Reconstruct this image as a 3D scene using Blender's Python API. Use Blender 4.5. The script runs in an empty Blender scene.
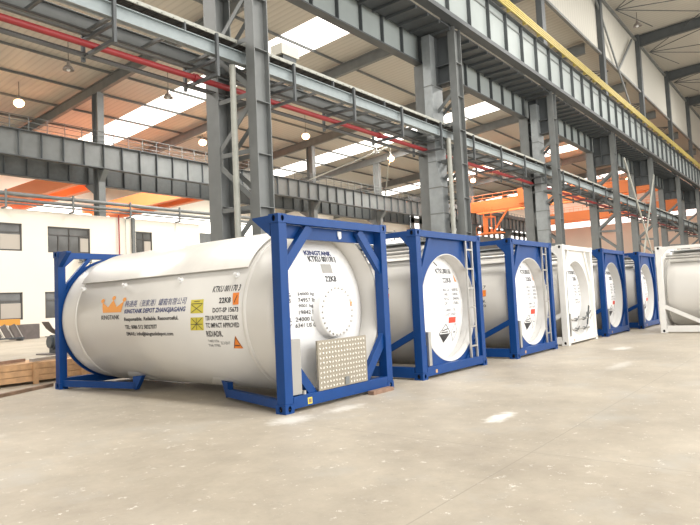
import bpy, bmesh, math, random
from mathutils import Vector, Matrix
C = bpy.context.scene.collection
SC = bpy.context.scene
random.seed(7)
PI = math.pi

# ---------------------------------------------------------------- camera
cam_d = bpy.data.cameras.new('camera'); cam = bpy.data.objects.new('camera', cam_d); C.objects.link(cam)
cam_d.sensor_width = 36.0; cam_d.lens = 607.737 / 700 * 36; cam_d.clip_end = 600
_r = Vector((0.62087118, -0.78253525, -0.04644953)); _u = Vector((-0.01922044, -0.07443178, 0.99704086)); _f = Vector((0.78367695, 0.61814116, 0.06125322))
cam.matrix_world = Matrix(((_r.x, _u.x, -_f.x, -5.57396), (_r.y, _u.y, -_f.y, -5.54759), (_r.z, _u.z, -_f.z, 1.42225), (0, 0, 0, 1)))
SC.camera = cam
# ---------------------------------------------------------------- light
w = bpy.data.worlds.new('sky'); SC.world = w; w.use_nodes = True
w.node_tree.nodes['Background'].inputs[0].default_value = (1.0, 0.985, 0.95, 1)
w.node_tree.nodes['Background'].inputs[1].default_value = 1.35
def area(name, loc, sx, sy, power, rot=(0, 0, 0), col=(1, .97, .92)):
    d = bpy.data.lights.new(name, 'AREA'); d.shape = 'RECTANGLE'; d.size = sx; d.size_y = sy; d.energy = power; d.color = col
    o = bpy.data.objects.new(name, d); C.objects.link(o); o.location = loc; o.rotation_euler = rot
    return o
# daylight under the roof lights; the near bay ones are added, mostly unseen
for i, (x, yc, ly, z, p) in enumerate(((-1.0, -9, 22, 23.9, 4200), (22, -9, 22, 23.9, 4200), (45.3, -9, 22, 23.9, 4200), (68.5, -9, 22, 23.9, 4200))):
    area('near_bay_fill', (x, yc, z), 3.2, ly, p)
for x, k in ((24.4, 1), (48.1, 1), (71.3, .8), (94.3, .12)):  # last pair added to brighten the end wall
    area('far_bay_daylight', (x, 26, 18.2), 3.2, 16, 5200 * k); area('back_bay_daylight', (x, 48, 16.9), 3.2, 16, 4200 * k)
area('far_bay_daylight', (1.0, 26, 18.2), 3.2, 16, 5200)
# the tall window side of the near bay, behind the camera
area('side_window_daylight', (18, -24, 9), 60, 12, 9000, (PI / 2, 0, 0), (1, .98, .95))
SC.view_settings.view_transform = 'Standard'; SC.view_settings.look = 'None'
SC.view_settings.exposure = 0.0; SC.view_settings.gamma = 1.0; SC.view_settings.use_curve_mapping = False

# ---------------------------------------------------------------- materials
def mat(name, col, rough=.5, metal=0, noise=0, nscale=4, spec=None, emit=0, bump=0):
    m = bpy.data.materials.new(name); m.use_nodes = True; nt = m.node_tree; b = nt.nodes['Principled BSDF']
    b.inputs['Base Color'].default_value = (*col, 1); b.inputs['Roughness'].default_value = rough; b.inputs['Metallic'].default_value = metal
    if spec is not None: b.inputs['Specular IOR Level'].default_value = spec
    if emit: b.inputs['Emission Color'].default_value = (*col, 1); b.inputs['Emission Strength'].default_value = emit
    if noise or bump:
        tc = nt.nodes.new('ShaderNodeTexCoord'); n = nt.nodes.new('ShaderNodeTexNoise'); n.inputs['Scale'].default_value = nscale; n.inputs['Detail'].default_value = 6
        nt.links.new(tc.outputs['Object'], n.inputs['Vector'])
        if noise:
            r = nt.nodes.new('ShaderNodeValToRGB'); r.color_ramp.elements[0].position = .3; r.color_ramp.elements[1].position = .7
            r.color_ramp.elements[0].color = (*[max(0, c * (1 - noise)) for c in col], 1); r.color_ramp.elements[1].color = (*[min(1, c * (1 + noise)) for c in col], 1)
            nt.links.new(n.outputs['Fac'], r.inputs[0]); nt.links.new(r.outputs[0], b.inputs['Base Color'])
        if bump:
            bp = nt.nodes.new('ShaderNodeBump'); bp.inputs['Strength'].default_value = bump; bp.inputs['Distance'].default_value = .02
            nt.links.new(n.outputs['Fac'], bp.inputs['Height']); nt.links.new(bp.outputs[0], b.inputs['Normal'])
    return m
M = dict(
    blue=mat('blue_paint', (.004, .048, .20), .42, spec=.25, noise=.08, nscale=3),
    white=mat('white_paint', (.80, .79, .76), .4, noise=.03),
    shell=mat('white_tank_cladding', (.69, .67, .63), .33, noise=.03, nscale=1.2),
    dish=mat('white_gloss_paint', (.86, .86, .86), .3),
    rackgrey=mat('rack_grey_paint', (.27, .31, .32), .5, noise=.08),
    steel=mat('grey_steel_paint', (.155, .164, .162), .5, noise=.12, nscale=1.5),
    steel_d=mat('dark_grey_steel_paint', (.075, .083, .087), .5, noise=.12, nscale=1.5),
    panel=mat('pale_grey_girder_paint', (.30, .335, .33), .5, noise=.06, nscale=.8),
    farsteel=mat('mid_grey_steel_paint', (.14, .15, .15), .55, noise=.1),
    galv=mat('galvanised_sheet', (.28, .30, .305), .42, .4, noise=.15, nscale=2),
    alu=mat('bare_aluminium', (.42, .41, .39), .38, .5, noise=.08),
    checker=mat('stainless_plate', (.31, .28, .225), .4, .3),
    stud=mat('polished_stud', (.86, .82, .74), .25, .3),
    red=mat('red_pipe_paint', (.30, .028, .03), .45, noise=.1),
    orange=mat('orange_crane_paint', (.85, .25, .08), .5),
    yellow=mat('yellow_rail_paint', (.45, .36, .10), .5, noise=.1),
    cream=mat('cream_plaster', (.80, .75, .66), .8, noise=.03, nscale=.3),
    pink=mat('warm_end_wall_panel', (.80, .65, .54), .7, noise=.03, nscale=.4),
    paletube=mat('pale_pipe_paint', (.37, .375, .335), .5, noise=.1),
    cable=mat('dark_cable', (.05, .048, .045), .6),
    dark=mat('hollow_shade_dark', (.012, .012, .014), .7),
    frame=mat('dark_window_frame', (.07, .065, .06), .5),
    shieldm=mat('satin_shield_sheet', (.78, .75, .70), .36, .2, noise=.03),
    plate=mat('grey_data_plate', (.33, .32, .30), .5),
    glass=mat('dim_window_glass', (.09, .09, .085), .12, noise=.4, nscale=.7),
    glassp=mat('curtained_window_glass', (.42, .38, .33), .3),
    wood=mat('pale_crate_wood', (.55, .33, .17), .7, noise=.22, nscale=6),
    woodd=mat('old_brown_board', (.26, .16, .11), .8, noise=.2, nscale=9),
    rust=mat('rusty_bar', (.23, .15, .10), .7, noise=.3, nscale=5),
    inkb=mat('black_lettering', (.03, .03, .035), .5), inkn=mat('navy_lettering', (.02, .035, .16), .5), inkg=mat('grey_lettering', (.22, .22, .23), .5),
    gold=mat('orange_crown_print', (.80, .33, .07), .5), ylab=mat('yellow_placard', (.70, .60, .07), .5), olab=mat('orange_placard', (.85, .24, .03), .5),
    rlab=mat('red_placard', (.70, .06, .03), .5), wlab=mat('white_placard', (.8, .8, .8), .5),
    sky=mat('translucent_roof_panel', (1.0, .98, .94), .6, emit=2.2), band=mat('daylit_window_panel', (1.0, .98, .95), .6, emit=1.6),
    lamp=mat('glowing_lamp', (1.0, .62, .34), .5, emit=9), lampoff=mat('lamp_reflector', (.30, .27, .25), .35, .4),
    box=mat('beige_junction_box', (.60, .57, .48), .5), mach=mat('dark_motor_paint', (.06, .07, .08), .5), greyb=mat('grey_brown_sheet', (.14, .12, .115), .7, noise=.15),
    yelo=mat('ochre_beam_paint', (.62, .30, .05), .5), inner=mat('ring_shade_and_bolt_grey', (.62, .61, .59), .45),  # inner: shade of the white skirt rings put into grey; also bolt grey
)
def floor_mat():
    m = bpy.data.materials.new('worn_concrete'); m.use_nodes = True; nt = m.node_tree; b = nt.nodes['Principled BSDF']; N = nt.nodes; L = nt.links
    tc = N.new('ShaderNodeTexCoord')
    def noise(s, d=8, r=.6):
        n = N.new('ShaderNodeTexNoise'); n.inputs['Scale'].default_value = s; n.inputs['Detail'].default_value = d; n.inputs['Roughness'].default_value = r
        L.new(tc.outputs['Object'], n.inputs['Vector']); return n
    def ramp(src, p0, c0, p1, c1):
        r = N.new('ShaderNodeValToRGB'); r.color_ramp.elements[0].position = p0; r.color_ramp.elements[1].position = p1
        r.color_ramp.elements[0].color = (*c0, 1); r.color_ramp.elements[1].color = (*c1, 1); L.new(src, r.inputs[0]); return r
    def mix(f, a, bb, t='MIX'):
        x = N.new('ShaderNodeMix'); x.data_type = 'RGBA'; x.blend_type = t
        if isinstance(f, float): x.inputs[0].default_value = f
        else: L.new(f, x.inputs[0])
        L.new(a, x.inputs[6])
        if isinstance(bb, tuple): x.inputs[7].default_value = (*bb, 1)
        else: L.new(bb, x.inputs[7])
        return x.outputs[2]
    base = ramp(noise(.42, 8, .65).outputs[0], .34, (.36, .314, .25), .66, (.49, .435, .352)).outputs[0]
    c = mix(.5, base, ramp(noise(2.6, 12, .75).outputs[0], .36, (.66, .66, .66), .62, (1, 1, 1)).outputs[0], 'MULTIPLY')
    gr = ramp(noise(.75, 6, .65).outputs[0], .54, (0, 0, 0), .68, (.55, .55, .55)).outputs[0]
    c = mix(gr, c, (.40, .39, .36))
    sc = ramp(noise(6.5, 6, .85).outputs[0], .60, (0, 0, 0), .64, (.8, .8, .8)).outputs[0]      # pale scuffs
    c = mix(sc, c, (.74, .72, .66))
    dk = ramp(noise(3.6, 10, .9).outputs[0], .38, (.6, .6, .6), .42, (0, 0, 0)).outputs[0]          # dark marks
    c = mix(dk, c, (.27, .25, .21))
    # saw-cut joints
    sep = N.new('ShaderNodeSeparateXYZ'); L.new(tc.outputs['Object'], sep.inputs[0])
    def line(out, pos, wdt):
        a = N.new('ShaderNodeMath'); a.operation = 'SUBTRACT'; L.new(out, a.inputs[0]); a.inputs[1].default_value = pos
        wv = N.new('ShaderNodeMath'); wv.operation = 'ABSOLUTE'; L.new(a.outputs[0], wv.inputs[0])
        g = N.new('ShaderNodeMath'); g.operation = 'LESS_THAN'; L.new(wv.outputs[0], g.inputs[0]); g.inputs[1].default_value = wdt
        return g.outputs[0]
    for o, ps in ((sep.outputs[1], (-3.35,)), (sep.outputs[0], (-.32, 11.5, 23.2))):
        for p_ in ps:
            g = line(o, p_, .006); s = N.new('ShaderNodeMath'); s.operation = 'MULTIPLY'; L.new(g, s.inputs[0]); s.inputs[1].default_value = .45
            c = mix(s.outputs[0], c, (.22, .2, .17))
    # spilt white powder patches
    def patch(cx, cy, rx, ry, k=.8):
        mp = N.new('ShaderNodeMapping'); mp.vector_type = 'POINT'; L.new(tc.outputs['Object'], mp.inputs[0])
        mp.inputs['Location'].default_value = (-cx / rx, -cy / ry, 0); mp.inputs['Scale'].default_value = (1 / rx, 1 / ry, 1)
        ln = N.new('ShaderNodeVectorMath'); ln.operation = 'LENGTH'; L.new(mp.outputs[0], ln.inputs[0])
        a = N.new('ShaderNodeMath'); a.operation = 'MULTIPLY_ADD'; L.new(noise(6, 6, .7).outputs[0], a.inputs[0]); a.inputs[1].default_value = 1.6; L.new(ln.outputs['Value'], a.inputs[2])
        hf = N.new('ShaderNodeMath'); hf.operation = 'MULTIPLY'; L.new(a.outputs[0], hf.inputs[0]); hf.inputs[1].default_value = .4
        return ramp(hf.outputs[0], .44, (k, k, k), .68, (0, 0, 0)).outputs[0]
    for q in ((1.0, -2.45, .45, .16, .9), (-.2, -.27, .45, .3, .5), (.7, -.4, .5, .2, .5), (9.5, -1.6, .6, .3, .6), (15.6, -1.9, .8, .3, .6), (-3.0, 2.4, .8, .3, .35), (6.2, -2.4, .9, .2, .35)):
        c = mix(patch(*q), c, (.82, .81, .77))
    L.new(c, b.inputs['Base Color'])
    rr = N.new('ShaderNodeMapRange'); L.new(noise(1.3).outputs[0], rr.inputs[0]); rr.inputs[3].default_value = .38; rr.inputs[4].default_value = .62; L.new(rr.outputs[0], b.inputs['Roughness'])
    bp = N.new('ShaderNodeBump'); bp.inputs['Strength'].default_value = .12; bp.inputs['Distance'].default_value = .01; L.new(noise(14).outputs[0], bp.inputs['Height']); L.new(bp.outputs[0], b.inputs['Normal'])
    return m
M['floor'] = floor_mat()
def ribbed(name, col, axis, period, groove_shade=.16, rough=.6):
    m = bpy.data.materials.new(name); m.use_nodes = True; nt = m.node_tree; b = nt.nodes['Principled BSDF']; N = nt.nodes; L = nt.links
    tc = N.new('ShaderNodeTexCoord'); wv = N.new('ShaderNodeTexWave'); wv.bands_direction = axis; wv.inputs['Scale'].default_value = 0.314 / period
    L.new(tc.outputs['Object'], wv.inputs['Vector'])
    r = N.new('ShaderNodeValToRGB'); r.color_ramp.elements[0].position = .0; r.color_ramp.elements[1].position = .3
    r.color_ramp.elements[0].color = (*[c * (1 - groove_shade) for c in col], 1); r.color_ramp.elements[1].color = (*col, 1)  # grooves darkened in the colour to stand in for rib shading
    L.new(wv.outputs['Fac'], r.inputs[0]); L.new(r.outputs[0], b.inputs['Base Color']); b.inputs['Roughness'].default_value = rough
    bp = N.new('ShaderNodeBump'); bp.inputs['Strength'].default_value = .3; bp.inputs['Distance'].default_value = .03; L.new(wv.outputs['Fac'], bp.inputs['Height']); L.new(bp.outputs[0], b.inputs['Normal'])
    return m
M['roof'] = ribbed('ribbed_roof_sheet', (.50, .475, .42), 'X', .45, .13)
M['clad'] = ribbed('ribbed_wall_sheet', (.50, .485, .43), 'X', .5, .10)

# ---------------------------------------------------------------- mesh helpers
class MB:
    def __init__(s): s.v = []; s.f = []; s.sm = []
    def add(s, vs, fs, smooth=False):
        n = len(s.v); s.v += [tuple(v) for v in vs]; s.f += [tuple(i + n for i in f) for f in fs]; s.sm += [smooth] * len(fs)
    def box(s, x0, x1, y0, y1, z0, z1):
        s.add([(x0, y0, z0), (x1, y0, z0), (x1, y1, z0), (x0, y1, z0), (x0, y0, z1), (x1, y0, z1), (x1, y1, z1), (x0, y1, z1)],
              [(0, 3, 2, 1), (4, 5, 6, 7), (0, 1, 5, 4), (1, 2, 6, 5), (2, 3, 7, 6), (3, 0, 4, 7)])
    def bar(s, a, b, w, h, up=(0, 0, 1)):
        a = Vector(a); b = Vector(b); d = (b - a).normalized(); up = Vector(up)
        if abs(d.dot(up)) > .98: up = Vector((1, 0, 0))
        r = d.cross(up).normalized(); u = r.cross(d)
        vs = []
        for p in (a, b):
            for sx, sz in ((-1, -1), (1, -1), (1, 1), (-1, 1)): vs.append(p + r * sx * w / 2 + u * sz * h / 2)
        s.add(vs, [(3, 2, 1, 0), (4, 5, 6, 7), (0, 1, 5, 4), (1, 2, 6, 5), (2, 3, 7, 6), (3, 0, 4, 7)])
    def tube(s, pts, r, n=10, caps=True):
        pts = [Vector(p) for p in pts]; rings = []
        for i, p in enumerate(pts):
            d = (pts[min(i + 1, len(pts) - 1)] - pts[max(i - 1, 0)]).normalized()
            up = Vector((0, 0, 1)) if abs(d.z) < .95 else Vector((1, 0, 0))
            a = d.cross(up).normalized(); b = a.cross(d)
            rings.append([p + a * r * math.cos(t * 2 * PI / n) + b * r * math.sin(t * 2 * PI / n) for t in range(n)])
        vs = [v for q in rings for v in q]; fs = []
        for i in range(len(rings) - 1):
            for k in range(n): fs.append((i * n + k, i * n + (k + 1) % n, (i + 1) * n + (k + 1) % n, (i + 1) * n + k))
        s.add(vs, fs, True)
        if caps:
            s.add(rings[0], [tuple(range(n))]); s.add(rings[-1], [tuple(reversed(range(n)))])
    def prism(s, poly, ax, c0, c1):       # polygon in the plane across axis ax, swept c0..c1
        def mk(p, c): return {'x': (c, p[0], p[1]), 'y': (p[0], c, p[1]), 'z': (p[0], p[1], c)}[ax]
        n = len(poly); s.add([mk(p, c0) for p in poly] + [mk(p, c1) for p in poly],
              [tuple(range(n)), tuple(reversed(range(n, 2 * n)))] + [(i, (i + 1) % n, n + (i + 1) % n, n + i) for i in range(n)])
    def lathe(s, prof, cx, cz, n=96, a0=0, a1=2 * PI, smooth=True):     # around a Y axis; prof = (y, r)
        full = abs(a1 - a0 - 2 * PI) < 1e-6; m = n if full else n + 1
        vs = []
        for y, r in prof:
            for k in range(m):
                t = a0 + (a1 - a0) * k / n; vs.append((cx + r * math.cos(t), y, cz + r * math.sin(t)))
        fs = []
        for i in range(len(prof) - 1):
            for k in range(n if full else n):
                k2 = (k + 1) % m; fs.append((i * m + k, i * m + k2, (i + 1) * m + k2, (i + 1) * m + k))
        s.add(vs, fs, smooth)
    def cyl(s, c, axis, r, h, n=16):
        c = Vector(c); d = Vector(axis).normalized(); s.tube([c, c + d * h], r, n)
    def build(s, name, m, parent=None, bevel=0):
        me = bpy.data.meshes.new(name); me.from_pydata(s.v, [], s.f)
        bm = bmesh.new(); bm.from_mesh(me)
        for f, q in zip(bm.faces, s.sm): f.smooth = q
        bmesh.ops.recalc_face_normals(bm, faces=bm.faces); bm.to_mesh(me); bm.free()
        me.materials.append(m if not isinstance(m, str) else M[m])
        o = bpy.data.objects.new(name, me); C.objects.link(o)
        if parent: o.parent = parent
        if bevel:
            b = o.modifiers.new('edge', 'BEVEL'); b.width = bevel; b.segments = 2; b.limit_method = 'ANGLE'
        return o
def holed(mb, outer, inner, ax, c0, c1):          # plate with a hole
    bm = bmesh.new(); eds = []
    for lp in (outer, inner):
        vs = [bm.verts.new((p[0], p[1], 0)) for p in lp]
        for i in range(len(vs)): eds.append(bm.edges.new((vs[i], vs[(i + 1) % len(vs)])))
    bmesh.ops.triangle_fill(bm, use_beauty=True, use_dissolve=False, edges=eds)
    bm.verts.index_update()
    P2 = [(v.co.x, v.co.y) for v in bm.verts]; T = [[v.index for v in f.verts] for f in bm.faces]; bm.free()
    def mk(p, c): return {'x': (c, p[0], p[1]), 'y': (p[0], c, p[1])}[ax]
    n = len(P2); mb.add([mk(p, c0) for p in P2] + [mk(p, c1) for p in P2], T + [[i + n for i in reversed(t)] for t in T])
    for lp in (outer, inner):
        k = len(lp); mb.add([mk(p, c0) for p in lp] + [mk(p, c1) for p in lp], [(i, (i + 1) % k, k + (i + 1) % k, k + i) for i in range(k)])
def tag(o, label, cat, group=None, kind=None):
    o['label'] = label; o['category'] = cat
    if group: o['group'] = group
    if kind: o['kind'] = kind
    return o
def thing(name, label, cat, loc=(0, 0, 0), group=None):
    o = bpy.data.objects.new(name, None); o.empty_display_size = .2; C.objects.link(o); o.location = loc; return tag(o, label, cat, group)
def struct(name, mb, m):
    o = mb.build(name, m); o['kind'] = 'structure'; return o

# ---------------------------------------------------------------- lettering
def glyphs(txt, bold=0.0, shear=0.0):
    cu = bpy.data.curves.new('t', 'FONT'); cu.body = txt; cu.size = 1; cu.offset = bold; cu.shear = shear; cu.resolution_u = 2
    o = bpy.data.objects.new('t', cu); C.objects.link(o)
    dg = bpy.context.evaluated_depsgraph_get(); ev = o.evaluated_get(dg); me = ev.to_mesh()
    vs = [(v.co.x, v.co.y) for v in me.vertices]; fs = [tuple(p.vertices) for p in me.polygons]
    ev.to_mesh_clear(); bpy.data.objects.remove(o); bpy.data.curves.remove(cu)
    if not vs: return [], []
    x0 = min(v[0] for v in vs); x1 = max(v[0] for v in vs); y0 = min(v[1] for v in vs); y1 = max(v[1] for v in vs)
    return [((x - x0) / (x1 - x0), (y - y0) / (y1 - y0)) for x, y in vs], fs
def letter(mb, txt, u0, u1, v0, v1, fn, bold=0.0, shear=0.0):        # fit the text in a box of surface coordinates
    vs, fs = glyphs(txt, bold, shear); mb.add([fn(u0 + a * (u1 - u0), v0 + b * (v1 - v0)) for a, b in vs], fs)
def patch(mb, pts, fn, n=4):                                           # quad or polygon on a surface
    if len(pts) == 4:
        (a, b, c, d) = [Vector(p) for p in pts]; vs = []
        for i in range(n + 1):
            for j in range(n + 1):
                s, t = i / n, j / n; q = (a * (1 - s) + b * s) * (1 - t) + (d * (1 - s) + c * s) * t; vs.append(fn(q.x, q.y))
        mb.add(vs, [(i * (n + 1) + j, (i + 1) * (n + 1) + j, (i + 1) * (n + 1) + j + 1, i * (n + 1) + j + 1) for i in range(n) for j in range(n)])
    else: mb.add([fn(*p) for p in pts], [tuple(range(len(pts)))])
def fillpoly(mb, pts, fn, lv=2):                                       # convex polygon wrapped on a surface
    T = [(Vector(pts[0]), Vector(pts[i]), Vector(pts[i + 1])) for i in range(1, len(pts) - 1)]
    for _ in range(lv):
        T2 = []
        for a, b, c in T:
            d, e, f = (a + b) / 2, (b + c) / 2, (c + a) / 2; T2 += [(a, d, f), (d, b, e), (f, e, c), (d, e, f)]
        T = T2
    for tr in T: mb.add([fn(q.x, q.y) for q in tr], [(0, 1, 2)])
def stroke(mb, a, b, w, fn, n=4):
    a = Vector(a); b = Vector(b); d = (b - a).normalized(); p = Vector((-d.y, d.x)) * w / 2
    patch(mb, [a - p, b - p, b + p, a + p], fn, n)

# ================================================================= STRUCTURE
X0, X1 = -30, 100
mb = MB(); mb.add([(-45, -60, 0), (110, -60, 0), (110, 66, 0), (-45, 66, 0)], [(0, 1, 2, 3)]); struct('floor', mb, 'floor')
def zr(y): return 18.3 + .06 * (35 - y)            # underside of the far bay roof sheeting
SKY = [(-.6, 2.7), (22.8, 26.1), (46.4, 49.8), (69.7, 73.1), (92.6, 96.0)]  # last strip is an addition that goes with the end wall's extra lights
YS0, YS1 = 18.2, 60
mb = MB()
def sheet(mb, x0, x1, y0, y1, zf, t=.12):
    mb.add([(x0, y0, zf(y0)), (x1, y0, zf(y0)), (x1, y1, zf(y1)), (x0, y1, zf(y1)), (x0, y0, zf(y0) + t), (x1, y0, zf(y0) + t), (x1, y1, zf(y1) + t), (x0, y1, zf(y1) + t)],
           [(0, 3, 2, 1), (4, 5, 6, 7), (0, 1, 5, 4), (1, 2, 6, 5), (2, 3, 7, 6), (3, 0, 4, 7)])
xs = X0
for a, b in SKY:
    sheet(mb, xs, a, 7.5, 63, zr); sheet(mb, a, b, 7.5, YS0, zr); sheet(mb, a, b, YS1, 63, zr); xs = b
sheet(mb, xs, X1, 7.5, 63, zr); struct('ceiling', mb, 'roof')
for i, (a, b) in enumerate(SKY):
    mb = MB(); sheet(mb, a, b, YS0, YS1, zr, .04); struct('window_%d' % (i + 1), mb, 'sky')
def zn(y): return 24.9 + .03 * (7.5 - y)
mb = MB(); xs = X0; NSK = [(-2.6, .6), (20.4, 23.6), (51.0, 54.0 - 1.4), (67, 70)]
NSK = [(-2.6, .6), (20.4, 23.6), (43.7, 46.9), (67, 70.2)]  # mostly unseen strips, put in for the light they give
for a, b in NSK:
    sheet(mb, xs, a, -26, 7.6, zn); sheet(mb, a, b, 1.8, 7.6, zn); sheet(mb, a, b, -26, -20, zn); xs = b
sheet(mb, xs, X1, -26, 7.6, zn); struct('ceiling_near', mb, 'roof')
for i, (a, b) in enumerate(NSK):
    mb = MB(); sheet(mb, a, b, -20, 1.8, zn, .04); struct('window_%d' % (i + 20), mb, 'sky')
# clerestory cladding above the far bay roof
mb = MB(); mb.box(X0, X1, 7.25, 7.4, 19.55, 25.1); struct('wall_left', mb, 'clad')
# end wall with its daylit window band
mb = MB(); mb.box(100, 100.3, -26, 63, 0, 11.9); mb.box(100, 100.3, -26, 63, 13.6, 26); struct('wall_end', mb, 'pink')
mb = MB(); mb.box(100.05, 100.2, -26, 63, 11.9, 13.6); struct('window_9', mb, 'band')
# far side wall of the back bay, with a window band
mb = MB(); mb.box(X0, X1, 62, 62.3, 0, 11.6); mb.box(X0, X1, 62, 62.3, 13.9, 19); struct('wall_back', mb, 'cream')
mb = MB(); mb.box(X0, X1, 62.05, 62.2, 11.6, 13.9); struct('window_10', mb, 'band')
# louvred wall between the far bay and the back bay beyond the offices
mb = MB(); mb.box(60, 100, 35.9, 36.2, 0, 10.2); mb.box(60, 100, 35.9, 36.2, 10.9, 11.55); mb.box(60, 100, 35.9, 36.2, 13.35, 14.3)
x = 60
while x < 100: mb.box(x, x + .75, 35.9, 36.2, 10.9 - .75, 13.4); x += 2.0
struct('wall_far', mb, 'farsteel')
mb = MB(); mb.box(60, 100, 36.0, 36.1, 10.2, 13.35); struct('window_11', mb, 'band')
# cream office block under the second crane line
wall_top = 8.05
WIN = [(6.2, 11.5, 5.43, 7.15), (13.1, 15.97, 5.40, 7.10), (19.45, 20.83, 5.42, 7.14), (6.2, 11.5, 1.15, 2.84), (12.87, 15.9, 1.15, 2.84)]
def wall_with_windows(mb, x0, x1, y0, y1, z0, z1, wins):
    xs = sorted({x0, x1, *[w_[0] for w_ in wins], *[w_[1] for w_ in wins]}); zs = sorted({z0, z1, *[w_[2] for w_ in wins], *[w_[3] for w_ in wins]})
    for i in range(len(xs) - 1):
        for j in range(len(zs) - 1):
            cx = (xs[i] + xs[i + 1]) / 2; cz = (zs[j] + zs[j + 1]) / 2
            if any(a < cx < b and c < cz < d for a, b, c, d in wins): continue
            mb.box(xs[i], xs[i + 1], y0, y1, zs[j], zs[j + 1])
mb = MB(); wall_with_windows(mb, X0, 25.2, 34, 34.25, 0, wall_top, WIN); struct('wall_office', mb, 'cream')
mb = MB(); mb.box(25.2, 60, 34.3, 34.5, 0, 7.4); struct('wall_partition', mb, 'farsteel')
for i, (a, b, c, d) in enumerate(WIN):
    t = bpy.data.objects.new('window_%d' % (12 + i), None); C.objects.link(t); t['kind'] = 'structure'
    t.location = ((a + b) / 2, 34.1, c); ox, oz = (a + b) / 2, c
    f = MB(); wd = .09; h = d - c; hw = (b - a) / 2
    f.box(-hw, hw, -.06, .06, 0, wd); f.box(-hw, hw, -.06, .06, h - wd, h); f.box(-hw, -hw + wd, -.06, .06, 0, h); f.box(hw - wd, hw, -.06, .06, 0, h)
    f.box(-hw, hw, -.05, .05, h * .66, h * .66 + .07); n = 2 if hw < 1 else 4
    for k in range(1, n): f.box(-hw + 2 * hw * k / n - .04, -hw + 2 * hw * k / n + .04, -.05, .05, 0, h if k == n // 2 else h * .66)
    f.build('window_frame', 'frame', t)
    g = MB(); g.box(-hw + .02, hw - .02, .0, .02, .02, h - .02); g.build('pane', 'glass', t)
    g = MB(); g.box(hw - 2 * hw / n + .05, hw - .1, -.03, -.01, .1, h * .6); g.build('curtain', 'glassp', t)

# ================================================================= STEELWORK
ordn = ['first', 'second', 'third', 'fourth', 'fifth', 'sixth', 'seventh', 'eighth', 'ninth']
ROW1 = [-6, 5.95, 17.95, 29.9, 42.8, 55.2, 68.0, 80.2, 92.4]
def hsec(mb, x0, x1, y0, y1, z0, z1, tf=.03, tw=.02):    # H section: flanges across X, web along X
    mb.box(x0, x0 + tf, y0, y1, z0, z1); mb.box(x1 - tf, x1, y0, y1, z0, z1); ym = (y0 + y1) / 2; mb.box(x0 + tf, x1 - tf, ym - tw / 2, ym + tw / 2, z0, z1)
def laced_column(x, idx, label):
    t = thing('steel_column', label, 'column', (x, 6.6, 0), 'laced columns of the near crane line')
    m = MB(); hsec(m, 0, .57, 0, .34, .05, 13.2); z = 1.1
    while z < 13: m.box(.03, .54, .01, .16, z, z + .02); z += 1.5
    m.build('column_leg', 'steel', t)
    m = MB(); hsec(m, 0, .57, 1.6, 2.15, .05, 11.95); z = 1.1
    while z < 11.5: m.box(.03, .54, 1.61, 1.8, z, z + .02); z += 3.2
    m.build('column_leg', 'steel', t)
    for fx in (.03, .54):
        l = MB(); z = .92; k = 0
        while z < 10.4:
            l.bar((fx, .30, z), (fx, 1.62, z + .05), .13, .03, (1, 0, 0))
            if k % 2 == 0: l.bar((fx, .30, z + .25), (fx, 1.62, z + 1.35), .15, .03, (1, 0, 0)); l.box(fx - .01, fx + .01, .25, .42, z - .3, z + .4)
            else: l.bar((fx, 1.62, z + .2), (fx, .30, z + 1.3), .15, .03, (1, 0, 0)); l.box(fx - .01, fx + .01, 1.5, 1.66, z - .3, z + .35)
            z += 1.6; k += 1
        l.build('lacing', 'steel', t)
    m = MB(); m.box(.24, .3, .34, 1.6, 10.8, 13.0); m.box(.0, .57, .34, .36, 10.8, 13.0); m.box(0, .57, 1.0, 1.02, 10.8, 13.0); m.box(0, .57, .34, 1.6, 11.6, 11.64); m.box(0, .57, .34, 1.6, 10.8, 10.84); m.build('head_plate', 'steel_d', t)
    m = MB(); m.box(-.15, .72, -.12, 2.3, 0, .05); m.build('base_plate', 'steel', t)
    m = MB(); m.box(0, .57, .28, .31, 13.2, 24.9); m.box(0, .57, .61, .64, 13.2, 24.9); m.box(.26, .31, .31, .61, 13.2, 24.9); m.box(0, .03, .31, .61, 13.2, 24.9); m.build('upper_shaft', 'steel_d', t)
    return t
extra = {0: 'outside left', 1: 'rising behind the nearest tank container', 2: 'rising behind the second container, ventilation duct beside it', 3: 'rising behind the third container in front of the orange crane cab'}
for i, x in enumerate(ROW1):
    if i == 0: continue
    lab = 'grey laced steel column ' + extra[i] if i in extra else 'grey laced steel column, %s from the left in the row behind the containers' % ordn[i - 1]
    laced_column(x, i, lab)

def girder(name, label, x0, x1, y, z0, z1, fl, step, mats, loc_y=None, nmax=100, web_t=.03, side=-1):
    t = thing(name, label, 'crane girder', (x0, y, z0)); L = x1 - x0; h = z1 - z0
    m = MB(); m.box(0, L, -web_t / 2, web_t / 2, .05, h - .04); m.build('web', mats[0], t)
    m = MB(); m.box(0, L, -fl / 2, fl / 2, h - .05, h); m.build('top_flange', mats[1], t)
    m = MB(); m.box(0, L, -fl / 2, fl / 2, 0, .06); m.build('bottom_flange', mats[1], t)
    k = step / 2; n = 0
    while k < L and n < nmax:
        s = MB(); s.box(k - .02, k + .02, -fl * .42, fl * .42, .06, h - .05); s.build('stiffener', mats[1], t); k += step; n += 1
    return t
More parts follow.
